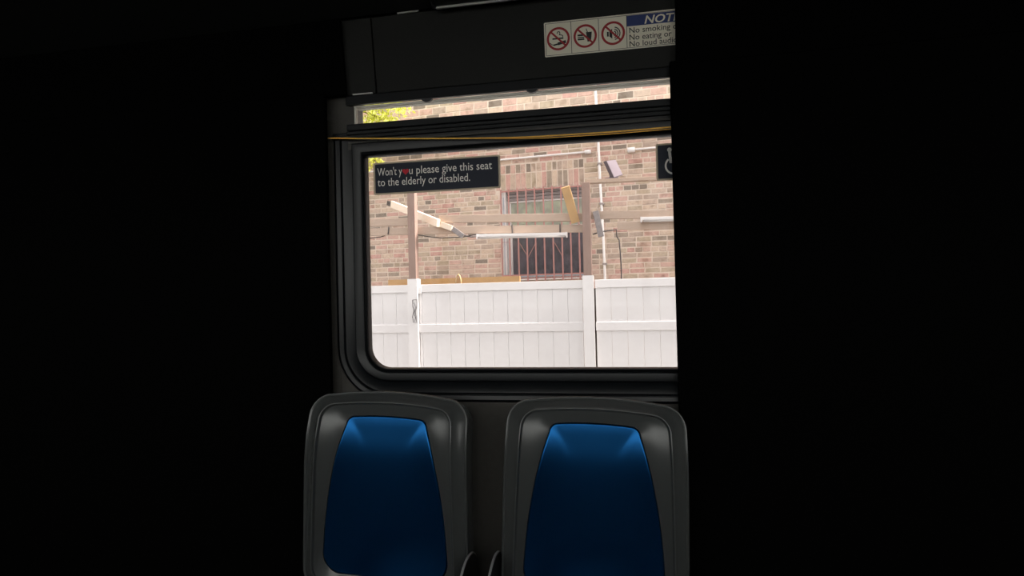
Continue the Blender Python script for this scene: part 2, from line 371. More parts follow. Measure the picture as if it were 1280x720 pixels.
# cove panel leaning into the saloon, ceiling, far shell
TILT = R(8)
cv_b = Vector((0, -0.018, band_t)); cv_u = Vector((0, -math.sin(TILT), math.cos(TILT))); cv_n = Vector((0, -math.cos(TILT), -math.sin(TILT)))
def CV(px, py, off=0.0): return hit(px, py, cv_b+cv_n*off, cv_n)
def cv_uv(p): return p.x, (p-cv_b).dot(cv_u)
cv_top = cv_uv(CV(467, 21))[1]
jx = CV(467, 70).x
def cove(x0, x1, name, label, n0=-0.012, n1=0.0, m='cove_panel'):
    o = MB().frame_box(cv_b, X, cv_u, cv_n, x0, x1, 0.0, cv_top, n0, n1).build(name, m, bevel=0.003); return tag(o, label, kind='structure')
cove(jx+0.0015, XB-0.012, 'trim_1', 'long black sloping cove panel above the transom window')
cove(XA+0.012, jx-0.0015, 'trim_2', 'black sloping cove panel left of the vertical joint')
cove(cover_x+0.015, XB-0.02, 'trim_3', 'black pillar cover on the cove to the right of the notice', 0.018, 0.030, 'black_panel')
cove(XA+0.02, W(437, 100, -0.05).x-0.02, 'trim_4', 'black pillar cover on the cove at the left', 0.004, 0.016, 'black_panel')
# highlight along the cove foot left of the joint, added as a bright strip
p0, p1 = W(441.5, 124, -0.02), W(466, 121.3, -0.02)
tag(MB().box(p0.x, p1.x, -0.0235, -0.0185, band_t-0.001, band_t+0.0025).build('trim_5', 'aluminium'), 'added bright strip standing in for a highlight under the cove left of the joint', kind='structure')
ct = cv_b + cv_u*cv_top
tag(MB().frame_box(Vector((0, ct.y, ct.z)), X, Vector((0, -1, 0.10)).normalized(), Vector((0, 0.10, 1)).normalized(), XA, XB, 0.0, 0.80, 0.006, 0.03).build('ceiling_edge', 'ceiling_panel'), 'black ceiling edge panel over the cove', kind='structure')
tag(MB().box(XA, XB, -2.5, ct.y-0.78, ct.z+0.09, ct.z+0.13).build('ceiling', 'light_lining'), 'pale bus ceiling lining', kind='structure')
tag(MB().box(XA, XB, -2.5, 0.0, -0.06, 0.0).build('floor', 'floor_mat'), 'dark bus floor', kind='structure')
tag(MB().box(XA-0.05, XA, -2.5, 0.06, -0.35, 2.6).build('wall_front', 'light_lining'), 'pale end wall of the saloon at the left', kind='structure')
tag(MB().box(XB, XB+0.05, -2.5, 0.06, -0.35, 2.6).build('wall_rear', 'light_lining'), 'pale end wall of the saloon at the right', kind='structure')
ow = MB(); ow.box(XA, XB, -2.55, -2.5, -0.35, 1.05); ow.box(XA, XB, -2.55, -2.5, 1.97, 2.6)
mull = [XA+0.06, -2.75, -1.25, 0.25, 1.75, XB-0.06]
for x in mull: ow.box(x-0.03, x+0.03, -2.55, -2.5, 1.05, 1.97)
tag(ow.build('wall_opposite', 'lower_wall'), 'dark opposite side wall of the bus with window openings', kind='structure')
for i in range(5):
    tag(MB().box(mull[i]+0.03, mull[i+1]-0.03, -2.53, -2.525, 1.05, 1.97).build('window_%d' % (i+3), 'tinted_glass'), 'tinted window pane in the opposite bus wall', kind='structure', group='opposite side windows')
tag(MB().box(XA-0.05, XB+0.05, -2.55, 0.06, 2.6, 2.64).build('roof', 'black_panel'), 'roof skin of the bus', kind='structure')

# light fixture with bright lower edge under the ceiling
q0 = hit(541, 11, Vector((0, ct.y-0.03, 0)), Y3); q1 = hit(648, 0, Vector((0, ct.y-0.03, 0)), Y3)
fz = 0.5*(q0.z+q1.z); fx0 = q0.x; fx1 = fx0+1.1
lf = empty('ceiling_fixture', (fx0, ct.y-0.03, fz), 'black ceiling rail housing with bright metal lower edge and round end cap', 'fixture')
MB().box(fx0+0.004, fx1, ct.y-0.10, ct.y-0.030, fz+0.004, ct.z+0.012).build('housing', 'ceiling_panel', lf, bevel=0.003)
MB().box(fx0+0.010, fx1, ct.y-0.036, ct.y-0.028, fz-0.0015, fz+0.004).build('edge_trim', 'aluminium', lf, bevel=0.001)
m = MB(); m.tube([(fx0, ct.y-0.034, fz+0.014), (fx0+0.012, ct.y-0.034, fz+0.014)], 0.014, 20); m.build('end_cap', 'rubber', lf, bevel=0.002)
q0 = W(497, 19, ct.y); q1 = W(524, 15.5, ct.y)
tag(MB().box(q0.x, q1.x, ct.y-0.003, ct.y+0.001, ct.z-0.001, ct.z+0.003).build('trim_6', 'aluminium'), 'added bright strip standing in for the highlight on the top edge of the cove', kind='structure')  # short highlight on the cove's top edge, put in as a pale strip

# ------------------------------------------------------------------ seats
REC = R(19)
S_UP = Vector((0, math.sin(REC), math.cos(REC))); S_N = Vector((0, -math.cos(REC), math.sin(REC)))
st = W(740, 495.5, -0.11); S_TOP = Vector((0, -0.11, st.z))
def SP(px, py): return hit(px, py, S_TOP, S_N)
def outline(top, bot, wt, wb, r, rise, rb=0.03, bulge=0.0, n_side=16, n_c=8, n_top=14):
    """closed outline in (s,h): h=0 is the seat top; sides splay from wt to wb, top edge arched by rise"""
    def w_at(h):
        k = (top-h)/(top-bot); k = max(0.0, min(1.0, k)); return wt+(wb-wt)*(k**0.8)+bulge*math.sin(math.pi*k)
    P = []
    hs = top-rise-r
    for i in range(n_side): h = bot+rb+(hs-bot-rb)*i/n_side; P.append((w_at(h), h))
    wc = w_at(hs)
    for i in range(n_c): t = R(90*i/n_c); P.append((wc-r+r*math.cos(t), hs+r*math.sin(t)))
    for i in range(n_top+1):
        x = (wc-r)*(1-2*i/n_top); P.append((x, top-rise*(x/(wc-r))**2))
    for i in range(1, n_c+1): t = R(90+90*i/n_c); P.append((-(wc-r)+r*math.cos(t), hs+r*math.sin(t)))
    for i in range(1, n_side+1): h = hs+(bot+rb-hs)*i/n_side; P.append((-w_at(h), h))
    wbm = w_at(bot+rb)
    for i in range(1, n_c+1): t = R(180+90*i/n_c); P.append((-(wbm-rb)+rb*math.cos(t), bot+rb+rb*math.sin(t)))
    for i in range(1, 8): P.append((-(wbm-rb)*(1-2*i/8), bot))
    for i in range(n_c): t = R(270+90*i/n_c); P.append(((wbm-rb)+rb*math.cos(t), bot+rb+rb*math.sin(t)))
    return P
def inset(P, d):
    n = len(P); out = []
    for i in range(n):
        x0, y0 = P[i-1]; x1, y1 = P[(i+1) % n]; tx, ty = x1-x0, y1-y0; L = math.hypot(tx, ty) or 1
        out.append((P[i][0]-ty/L*d, P[i][1]+tx/L*d))
    return out
def loft(mb, loops, a, b, c, O, close_last=False):
    n = len(loops[0][0]); o = len(mb.v)
    for P, d in loops:
        for i, (x, y) in enumerate(P): mb.v.append(O+a*x+b*y+c*(d[i] if isinstance(d, list) else d))
    for i in range(len(loops)-1):
        for k in range(n):
            j = (k+1) % n; mb.f.append((o+i*n+k, o+i*n+j, o+(i+1)*n+j, o+(i+1)*n+k))
    if close_last: mb.f.append(tuple(o+(len(loops)-1)*n+k for k in range(n)))
    return mb
def toward(P, c, k): return [(x+(c[0]-x)*k, y+(c[1]-y)*k) for x, y in P]
O_out = outline(0.0, -0.52, 0.222, 0.234, 0.062, 0.012, 0.05)
O_rid = outline(-0.034, -0.505, 0.180, 0.200, 0.046, 0.008, 0.045)
O_blu = outline(-0.066, -0.475, 0.102, 0.178, 0.024, 0.004, 0.05, bulge=0.012)
def lumbar(t):
    off, n = 0.0, 60
    for i in range(n):
        k = max(0.0, min(1.0, (t*(i+0.5)/n-0.035)/0.20)); off -= math.tan(R(21)*k*k*(3-2*k))*t/n
    return off
def bend(mb):
    mb.v = [v + S_N*lumbar(max(0.0, -v.dot(S_UP))) for v in mb.v]; return mb
def edge_dist(p, P):
    best = 9.0; n = len(P)
    for i in range(n):
        ax, ay = P[i]; bx_, by_ = P[(i+1) % n]; dx, dy = bx_-ax, by_-ay; L2 = dx*dx+dy*dy or 1e-12
        t = max(0.0, min(1.0, ((p[0]-ax)*dx+(p[1]-ay)*dy)/L2)); best = min(best, math.hypot(p[0]-ax-t*dx, p[1]-ay-t*dy))
    return best
def make_seat(label):
    root = empty('bus_seat', (0, 0, 0), label, 'seat', 'seats under the window')
    sh = MB()
    loops = [(O_out, -0.060), (O_out, -0.004), (inset(O_out, 0.0006), 0.0), (inset(O_out, 0.002), 0.0024), (inset(O_out, 0.0038), 0.003), (inset(O_out, 0.0055), 0.0018), (inset(O_out, 0.0075), 0.0005),
             ([(0.55*p[0]+0.45*q[0], 0.55*p[1]+0.45*q[1]) for p, q in zip(O_out, O_rid)], 0.009),
             (inset(O_rid, -0.0045), 0.0165), (inset(O_rid, -0.003), 0.0195), (inset(O_rid, -0.001), 0.0212), (inset(O_rid, 0.001), 0.0208), (inset(O_rid, 0.0025), 0.018), (inset(O_rid, 0.0032), 0.013), (inset(O_rid, 0.006), 0.0115),
             ([(0.5*p[0]+0.5*q[0], 0.5*p[1]+0.5*q[1]) for p, q in zip(O_rid, O_blu)], 0.006), (inset(O_blu, -0.004), -0.001), (inset(O_blu, -0.0005), -0.003), (inset(O_blu, 0.0), -0.052)]
    loft(sh, loops, X, S_UP, S_N, Vector((0, 0, 0)), True); bend(sh)
    n = len(O_out); sh.f.append(tuple(range(n)))
    s = sh.build('backrest', 'shell_grey', root, smooth=True)
    md = s.modifiers.new('edge', 'EDGE_SPLIT'); md.split_angle = R(55)
    bl = MB(); c = (0.0, -0.28); B0 = inset(O_blu, 0.0008)
    L = [(B0, -0.010), (B0, -0.004), (inset(B0, 0.002), -0.0015), (inset(B0, 0.005), -0.002)]
    for k in (0.05, 0.1, 0.16, 0.22, 0.3, 0.38, 0.48, 0.58, 0.68, 0.78, 0.88, 0.96):
        P = toward(inset(B0, 0.005), c, k); d = []
        for (x, y), (bx, by) in zip(P, B0):
            rho = edge_dist((x, y), B0)
            d.append(-0.002-0.009*max(0.0, min(1.0, (y+0.36)/0.16))*(1-math.exp(-(rho/0.040)**1.6)))
        L.append((P, d))
    loft(bl, L, X, S_UP, S_N, Vector((0, 0, 0)), True); bend(bl)
    bl.build('back_insert', 'seat_blue', root, smooth=True)
    # pan
    po = Vector((0, 0, 0)) - S_UP*0.555 + S_N*(0.01+lumbar(0.515)); pf = Vector((0, -1, 0.10)).normalized(); pn = Vector((0, 0.10, 1)).normalized()
    P_out = rrect(-0.235, 0.235, -0.02, 0.40, 0.07); P_in = rrect(-0.19, 0.19, 0.03, 0.35, 0.06)
    pm = MB(); loft(pm, [(P_out, -0.045), (P_out, -0.008), (inset(P_out, 0.008), 0.0), (inset(P_in, -0.01), -0.004), (P_in, -0.008), (P_in, -0.016)], X, pf, pn, po, True)
    pm.f.append(tuple(range(len(P_out)))); pm.build('seat_pan', 'shell_grey', root, bevel=0.0)
    pi = MB(); loft(pi, [(inset(P_in, 0.001), -0.015), (inset(P_in, 0.001), -0.006), (inset(P_in, 0.01), -0.004), (toward(P_in, (0, 0.19), 0.5), -0.016), (toward(P_in, (0, 0.19), 0.95), -0.018)], X, pf, pn, po, True)
    pi.build('pan_insert', 'pan_navy', root, smooth=True)
    zfl = -S_TOP.z
    lg = MB(); a = po+pf*0.2-pn*0.045
    lg.bar(Vector((0, a.y, a.z)), Vector((0, a.y, zfl)), 0.07, 0.07, Y3); lg.box(-0.12, 0.12, a.y-0.12, a.y+0.12, zfl, zfl+0.012)
    lg.build('pedestal', 'dark_steel', root, bevel=0.004)
    lg = MB(); lg.box(-0.20, 0.20, 0.085, 0.107, -0.34, -0.30); lg.build('wall_bracket', 'dark_steel', root, bevel=0.003)
    # rounded side brackets near the foot of the back
    for sgn in (-1, 1):
        br = MB(); cc = Vector((sgn*0.240, 0, 0)) - S_UP*0.475 + S_N*(0.05+lumbar(0.515))
        prof2 = [(0.115*math.sin(R(t)), 0.115*math.cos(R(t))-0.03) for t in range(-80, 81, 10)]
        br.prism(prof2, cc, S_N, S_UP, X, -0.004, 0.004)
        b = br.build('side_bracket', 'dark_steel', root, bevel=0.002)
        rim = MB(); rim.tube([cc + S_N*u + S_UP*v for u, v in prof2], 0.0032, 6); rim.build('rim', 'rim_grey', b)
        bolt = MB(); e = cc + S_UP*0.035 + S_N*0.045
        bolt.tube([e-X*0.009, e+X*0.009], 0.006, 10); bolt.build('bolt', 'bright_steel', b)
    return root
def copy_tree(o, parent=None):
    c = o.copy(); COL.objects.link(c); c.parent = parent
    for ch in list(o.children): copy_tree(ch, c)
    return c
# (children were built around the origin; place the roots now)
seat_r = make_seat('grey bus seat with dark blue insert, right one of the two under the window')
seat_l = copy_tree(seat_r); seat_l['label'] = 'grey bus seat with dark blue insert, left one below the rounded window corner'
ax_r = SP(744, 530).x; ax_l = SP(485, 520).x
seat_r.location = (ax_r, S_TOP.y, S_TOP.z); seat_l.location = (ax_l, S_TOP.y, S_TOP.z+0.010)
seat_r.rotation_euler = (0, R(2.0), 0); seat_l.rotation_euler = (0, R(2.0), 0)
for root, sg in ((seat_r, 1), (seat_l, -1)):      # only the inner brackets exist
    for ch in list(root.children):
        if ch.name.startswith('side_bracket') and (sum(v.co.x for v in ch.data.vertices) > 0) == (sg > 0):
            for g in list(ch.children): bpy.data.objects.remove(g)
            bpy.data.objects.remove(ch)

# ------------------------------------------------------------------ pull cord
def catenary(pix, Yc):
    P = [W(x, y, Yc) for x, y in pix]; out = []
    for i in range(len(P)-1):
        a, b = P[i], P[i+1]; p_ = P[i-1] if i else a-(b-a); n_ = P[i+2] if i+2 < len(P) else b+(b-a)
        for k in range(8):
            t = k/8; out.append(0.5*((2*a)+(b-p_)*t+(2*p_-5*a+4*b-n_)*t*t+(3*a-p_-3*b+n_)*t**3))
    out.append(P[-1]); return out
cordpix = [(398, 172.6), (437, 173), (500, 173.2), (570, 173), (640, 172), (700, 169), (770, 164.5), (842, 158.5), (880, 155.5)]
pc = empty('pull_cord', W(640, 172, -0.022), 'thin yellow stop-request cord strung across the frame above the pane', 'cord')
m = MB(); m.tube(catenary(cordpix, -0.022), 0.0021, 8); m.build('strand', 'cord_yellow', pc, smooth=True)
m = MB(); m.tube([p+Vector((0, 0.004, -0.0042*min(1, max(0, (i-26)/12)))) for i, p in enumerate(catenary(cordpix, -0.020))], 0.0012, 8); m.build('strand', 'cord_yellow', pc, smooth=True)

# ------------------------------------------------------------------ signs
# priority seat decal on the glass
def plate_frame(pix, fn):
    P = [fn(*p) for p in pix]; return P
tl, trr, brr, bl_ = [W(*p, GY-0.002) for p in ((466.5, 204), (625.2, 193), (625.8, 234.6), (467, 244.4))]
pw = 0.5*((trr-tl).x+(brr-bl_).x); ph = 0.5*((tl-bl_).z+(trr-brr).z)
cx = 0.25*(tl.x+trr.x+brr.x+bl_.x); cz = 0.25*(tl.z+trr.z+brr.z+bl_.z)
O = Vector((cx-pw/2, GY-0.0005, cz-ph/2)); px_ = pw/159.0
dec = empty('priority_seat_decal', O, "navy decal on the glass asking to give this seat to the elderly or disabled", 'sign')
m = MB(); m.prism(rrect(0, pw, 0, ph, 2.6*px_), O, X, Z, IN, 0.0, 0.0010); m.build('border', 'decal_rim', dec)
m = MB(); m.prism(rrect(2.4*px_, pw-2.4*px_, 2.0*px_, ph-2.0*px_, 1.2*px_), O, X, Z, IN, 0.0012, 0.0016); m.build('field', 'decal_navy', dec)
def tl1(body, x0, x1, base): text_part(body, 'lettering', 'decal_text', dec, O, X, Z, IN, x0*px_, x1*px_, ph-base*px_, 9.6*px_, 0.0019, 0.0, 0.0)
tl1("Won't y", 5.5, 37.2, 16.3); tl1("u please give this seat", 46.3, 149, 16.3); tl1("to the elderly or disabled.", 5.5, 122, 29.0)
hp = []
for i in range(32):
    t = 2*math.pi*i/32; hp.append((16*math.sin(t)**3, 13*math.cos(t)-5*math.cos(2*t)-2*math.cos(3*t)-math.cos(4*t)))
hp = [(41.8*px_+x*0.26*px_, ph-12.9*px_+y*0.26*px_) for x, y in reversed(hp)]
m = MB(); m.prism(hp, O, X, Z, IN, 0.0017, 0.0020); m.build('heart', 'heart_red', dec)

# wheelchair decal
tl, bl_ = W(819.3, 180, GY-0.002), W(820.8, 226, GY-0.002)
ph = (tl-bl_).z; pw = ph; q = ph/45.5; O = Vector((0.5*(tl.x+bl_.x), GY-0.0005, bl_.z))
wd = empty('wheelchair_decal', O, 'square navy wheelchair-symbol decal on the glass beside the pillar', 'sign')
m = MB(); m.prism(rrect(0, pw, 0, ph, 2.6*q), O, X, Z, IN, 0, 0.0010); m.build('border', 'decal_rim', wd)
m = MB(); m.prism(rrect(2.2*q, pw-2.2*q, 2.2*q, ph-2.2*q, 1.2*q), O, X, Z, IN, 0.0012, 0.0016); m.build('field', 'decal_navy', wd)
ic = MB(); c0 = lambda x, y: (x*q, ph-y*q)
ic.prism([c0(*p) for p in circle(16.3, 8.3, 2.7, 20)][::-1], O, X, Z, IN, 0.0017, 0.0020)
def stroke(mb, pts, w):
    for a, b in zip(pts, pts[1:]):
        d = Vector((b[0]-a[0], b[1]-a[1])); L = d.length; d /= L; nx, ny = -d.y*w/2, d.x*w/2
        quad = [(a[0]+nx, a[1]+ny), (b[0]+nx, b[1]+ny), (b[0]-nx, b[1]-ny), (a[0]-nx, a[1]-ny)]
        mb.prism([c0(*p) for p in quad], O, X, Z, IN, 0.0017, 0.0020)
stroke(ic, [(16.2, 9), (17.6, 24.2)], 3.2); stroke(ic, [(17, 18.6), (27, 18.6)], 2.2); stroke(ic, [(16.6, 23.6), (28, 23.6), (32, 33.5), (36, 32)], 2.4)
arc = [(21.5+10.2*math.cos(R(t)), 27.8+10.2*math.sin(R(t))) for t in range(20, 240, 10)]
stroke(ic, arc, 2.2); ic.build('symbol', 'decal_text', wd)

# prohibition notice on the cove
P = [cv_uv(CV(*p)) for p in ((680.3, 28.2), (681, 72), (842, 12.2), (842, 56.2))]
nu0 = 0.5*(P[0][0]+P[1][0]); nt_ = 0.5*(P[0][1]+P[2][1]); nb_ = 0.5*(P[1][1]+P[3][1]); nh = nt_-nb_
nw_vis = 0.5*(P[2][0]+P[3][0]) - nu0; q = nw_vis/161.3; qv = nh/43.9
nw = 215*q
O = cv_b + cv_u*nb_ + X*nu0
nt2 = empty('prohibition_notice', O, 'white notice on the cove with three red no-smoking, no-eating and no-noise circles', 'sign')
m = MB(); m.prism(rrect(0, nw, 0, nh, 1.6*q), O, X, cv_u, cv_n, 0.0004, 0.0016); m.build('plate', 'sign_white', nt2)
NS = lambda x, y: (x*q, nh-y*qv)
def nprism(poly, name, matn, h=0.0019, h0=0.0017): m = MB(); m.prism(poly, O, X, cv_u, cv_n, h0, h); return m.build(name, matn, nt2)
ln = MB()
def nline(mb, x0, y0, x1, y1, w, h=0.0019):
    d = Vector((x1-x0, y1-y0)); L = d.length; d /= L; nx, ny = -d.y*w/2, d.x*w/2
    mb.prism([NS(*p) for p in ((x0+nx, y0+ny), (x1+nx, y1+ny), (x1-nx, y1-ny), (x0-nx, y0-ny))], O, X, cv_u, cv_n, 0.0017, h)
for x in (34.6, 69.3, 104.3): nline(ln, x, 1.8, x, 42.2, 0.7)
nline(ln, 1.6, 1.8, 210, 1.8, 0.5); nline(ln, 1.6, 42.2, 210, 42.2, 0.5); nline(ln, 1.8, 1.8, 1.8, 42.2, 0.6)
ln.build('ruling', 'sign_black', nt2)
for cxx in (17.9, 52.2, 87.2):
    m = MB(); m.ring([NS(*p) for p in circle(cxx, 22, 14.8, 48)], [NS(*p) for p in circle(cxx, 22, 12.0, 48)], O, X, cv_u, cv_n, 0.0021, 0.0024)
    nline(m, cxx-9.2, 22-9.2, cxx+9.2, 22+9.2, 2.3, 0.0024); m.build('prohibition_ring', 'sign_red', nt2)
pm_ = MB()  # cigarette, smoke, vaporiser
nline(pm_, 10.3, 21.6, 24.5, 21.6, 1.9)
sm = [(16.5, 15.5), (17.0, 13.2), (19.5, 13.0), (20.4, 15.2), (19.3, 17.0), (21.5, 17.4), (23.6, 18.2), (23.8, 20.4)]
for a, b in zip(sm, sm[1:]): nline(pm_, *a, *b, 1.0)
nline(pm_, 17.0, 28.4, 27.5, 26.2, 3.6); nline(pm_, 11.5, 29.6, 17.5, 28.6, 2.0); nline(pm_, 7.2, 26.4, 9.0, 28.6, 0.9); nline(pm_, 9.0, 28.6, 12, 29.4, 0.9)
pm_.build('cigarette_symbol', 'sign_black', nt2)
pm_ = MB()  # burger and cup
for yy, w in ((20.4, 2.2), (23.2, 1.3), (25.6, 2.0)): nline(pm_, 42.6, yy, 51.0, yy, w)
pm_.prism([NS(*p) for p in ((53.4, 17.2), (60.8, 17.2), (59.4, 29.2), (55.0, 29.2))], O, X, cv_u, cv_n, 0.0017, 0.0019); nline(pm_, 53.6, 12.6, 55.2, 17.4, 1.0)
pm_.build('food_symbol', 'sign_black', nt2)
pm_ = MB()  # loudspeaker with waves
pm_.prism([NS(*p) for p in ((79.6, 19.6), (81.8, 19.6), (81.8, 25.6), (79.6, 25.6))], O, X, cv_u, cv_n, 0.0017, 0.0019)
pm_.prism([NS(*p) for p in ((82.6, 19.4), (86.2, 16.2), (86.2, 28.8), (82.6, 25.8))], O, X, cv_u, cv_n, 0.0017, 0.0019)
for rr in (2.8, 5.2, 7.8):
    pts = [(88.0+rr*math.cos(R(t)), 22.4+rr*math.sin(R(t))) for t in range(-80, 81, 16)]
    for a, b in zip(pts, pts[1:]): nline(pm_, *a, *b, 1.3)
pm_.build('speaker_symbol', 'sign_black', nt2)
nprism([NS(*p) for p in ((104.6, 2.4), (209.5, 2.4), (209.5, 15.6), (104.6, 15.6))], 'heading_band', 'sign_blue')
ncount = [0]
def ntext(body, x0, x1, base, cap, mt, shear=0, bold=0.0): text_part(body, 'lettering', mt, nt2, O, X, cv_u, cv_n, x0*q, x1*q, nh-base*qv, cap*qv, 0.0022, shear, bold)
ntext('NOTICE', 126, 185, 14.2, 9.6, 'sign_white', 0.22, 0.018)
ntext('No smoking o', 107.3, 165.5, 24.2, 7.0, 'sign_black', 0, 0.006); ntext('No eating or', 107.3, 158.9, 32.8, 7.0, 'sign_black', 0, 0.006); ntext('No loud audio', 107.3, 165.8, 41.0, 7.0, 'sign_black', 0, 0.006)

# ------------------------------------------------------------------ outside: ground
SW = -0.50
tag(MB().box(-30, 30, 0.9, 3.6, -0.80, -0.64).build('road', 'asphalt'), 'grey asphalt roadway between bus and pavement', kind='structure')
tag(MB().box(-30, 30, -30, 0.9, -0.80, -0.65).build('road_bed', 'asphalt'), 'grey asphalt roadway under the bus', kind='structure')
tag(MB().box(-30, 30, 3.6, 5.2, -0.80, SW).build('pavement', 'concrete'), 'pale concrete pavement in front of the white fence', kind='structure')
tag(MB().box(-30, 30, 5.2, 24, -0.80, SW-0.01).build('yard_ground', 'earth'), 'bare ground of the yard behind the white fence', kind='structure')

# ------------------------------------------------------------------ outside: brick facade
VZ = [FW(640, 175).z]                     # upper courses are taller than the lower ones
z_split = VZ[0]
wu0, wz1 = uv_f(FW(625.5, 236)); wu1 = uv_f(FW(737, 300))[0]
wz0 = uv_f(FW(628, 348))[1]; wz1 = 0.5*(uv_f(FW(640, 238))[1]+uv_f(FW(727, 230.5))[1])
lu0 = uv_f(FW(619, 220))[0]; lu1 = uv_f(FW(730, 210))[0]
lz1 = 0.5*(uv_f(FW(640, 206))[1]+uv_f(FW(727, 198))[1]); lzm = 0.5*(uv_f(FW(640, 217))[1]+uv_f(FW(727, 209.5))[1])
UL, UR, FT, FB = -7.5, 6.0, 7.5, SW-0.1
mo = MB(); dp = -0.008
for (a0, a1, b0, b1) in ((UL, UR, FB, wz0), (UL, UR, wz1, FT), (UL, wu0, wz0, wz1), (wu1, UR, wz0, wz1)):
    mo.frame_box(F0*1.0 - Z*F0.z, FA, FN, Z, a0, a1, -0.30, dp, b0, b1)
facade = mo.build('wall_facade', 'mortar', origin=tuple(f_pt(0, 0)))
tag(facade, 'weathered tan and pink brick wall of the building behind the fence', kind='structure')
ROTF = Matrix((FA, -FN, Z)).transposed().to_euler()
def brick_mesh(name, w, h, seed):
    rnd = random.Random(seed); bm = bmesh.new(); b = 0.005; d = 0.03
    fr_ = [(-w/2+b, -h/2+b), (w/2-b, -h/2+b), (w/2-b, h/2-b), (-w/2+b, h/2-b)]; bk = [(-w/2, -h/2), (w/2, -h/2), (w/2, h/2), (-w/2, h/2)]
    j = lambda s: rnd.uniform(-s, s)
    A = [bm.verts.new((x+j(.004), -0.001+j(.0015), z+j(.003))) for x, z in fr_]; B = [bm.verts.new((x+j(.003), 0.006, z+j(.0025))) for x, z in bk]; C = [bm.verts.new((x, d, z)) for x, z in bk]
    bm.faces.new(A)
    for i in range(4):
        k = (i+1) % 4; bm.faces.new((A[i], B[i], B[k], A[k])); bm.faces.new((B[i], C[i], C[k], B[k]))
    bmesh.ops.recalc_face_normals(bm, faces=bm.faces)
    me = bpy.data.meshes.new(name); bm.to_mesh(me); bm.free(); me.materials.append(M['brick']); return me
BL, BC, BLU, BCU, JT = 0.196, 0.0685, 0.212, 0.098, 0.0095
meshes = {}
def bmesh_for(w, h):
    k = (round(w, 3), round(h, 3))
    if k not in meshes: meshes[k] = [brick_mesh('brick', k[0], k[1], s+hash(k) % 1000) for s in range(3)]
    return random.choice(meshes[k])
bricks = []   # (u, z, w, h)
def fill(za, zb, course, length, skip):
    n = 0; z = za
    while z + course*0.6 <= zb:
        u = UL - (length/2 if n % 2 else 0) + random.uniform(-0.015, 0.015)
        hdr = (n % 6 == 3)
        while u < UR:
            L = length if not hdr else length*0.52
            if random.random() < 0.05 and not hdr: L = length*0.5
            a0, a1 = u, u+L; c0_, c1_ = z, z+course
            pieces = [(a0, a1)]
            for (s0, s1, t0, t1) in skip:
                if c1_ > t0+0.02 and c0_ < t1-0.02:
                    np_ = []
                    for (p, r_) in pieces:
                        if r_ <= s0 or p >= s1: np_.append((p, r_))
                        else:
                            if p < s0: np_.append((p, s0))
                            if r_ > s1: np_.append((s1, r_))
                    pieces = np_
            for p, r_ in pieces:
                if r_-p > 0.045: bricks.append(((p+r_)/2, (c0_+c1_)/2, r_-p-JT, course-JT))
            u += L
        z += course; n += 1
holes = [(wu0-0.005, wu1+0.005, wz0, wz1), (lu0, lu1, wz1-0.01, lz1)]
fill(FB, z_split, BC, BL, holes); fill(z_split, FT, BCU, BLU, [])
nsold = 17; sw_ = (lu1-lu0)/nsold
for i in range(nsold):
    u = lu0+sw_*(i+0.5)
    bricks.append((u, (wz1+lzm)/2, sw_-0.010, lzm-wz1-0.010)); bricks.append((u+random.uniform(-.004, .004), (lzm+lz1)/2, sw_-0.010, lz1-lzm-0.010))
def seen(u, z):
    x, y = project(f_pt(u, z))
    if not (440 < x < 845): return 0
    if 165 < y < 356: 
        if 466 < x < 626 and 196 < y < 240: return 0
        return 1 if x > 458 else 0
    yt = 156-(x-446)*0.079
    return 1 if yt-24 < y < yt else 0
vis = [b for b in bricks if seen(b[0], b[1])]
def area(b):
    d = (f_pt(b[0], b[1])-CAM).dot(CF); return b[2]*b[3]/d/d
vis.sort(key=area, reverse=True); single = set(id(b) for b in vis[:300])
fld = MB()
for b in bricks:
    u, z, w, h = b
    off = random.uniform(-0.003, 0.002)-0.004
    if id(b) in single:
        o = bpy.data.objects.new('brick', bmesh_for(w, h)); COL.objects.link(o); o.parent = facade
        p = f_pt(u, z, off) - f_pt(0, 0); o.location = p; o.rotation_euler = ROTF
    else:
        Oq = f_pt(u, z, off); jj = lambda: random.uniform(-0.003, 0.003)
        e = 0.005; A = [(-w/2+e, -h/2+e), (w/2-e, -h/2+e), (w/2-e, h/2-e), (-w/2+e, h/2-e)]; B = [(-w/2, -h/2), (w/2, -h/2), (w/2, h/2), (-w/2, h/2)]
        vs = [Oq+FA*(x+jj())+Z*(zz+jj())+FN*0.001 for x, zz in A]+[Oq+FA*(x+jj()*.7)+Z*(zz+jj()*.7)-FN*0.006 for x, zz in B]+[Oq+FA*x+Z*zz-FN*0.02 for x, zz in B]
        fld.add(vs, [(0, 1, 2, 3)]+[(i, i+4, (i+1) % 4+4, (i+1) % 4) for i in range(4)]+[(i+4, i+8, (i+1) % 4+8, (i+1) % 4+4) for i in range(4)])
fo = fld.build('brick_field', 'brick', facade); tag(fo, kind='stuff')
# the block behind, so the house has depth
tag(MB().frame_box(F0-Z*F0.z, FA, FN, Z, UL, UR, -6.0, -0.31, FB, FT).build('house_block', 'mortar'), 'plain body of the brick building', kind='structure')

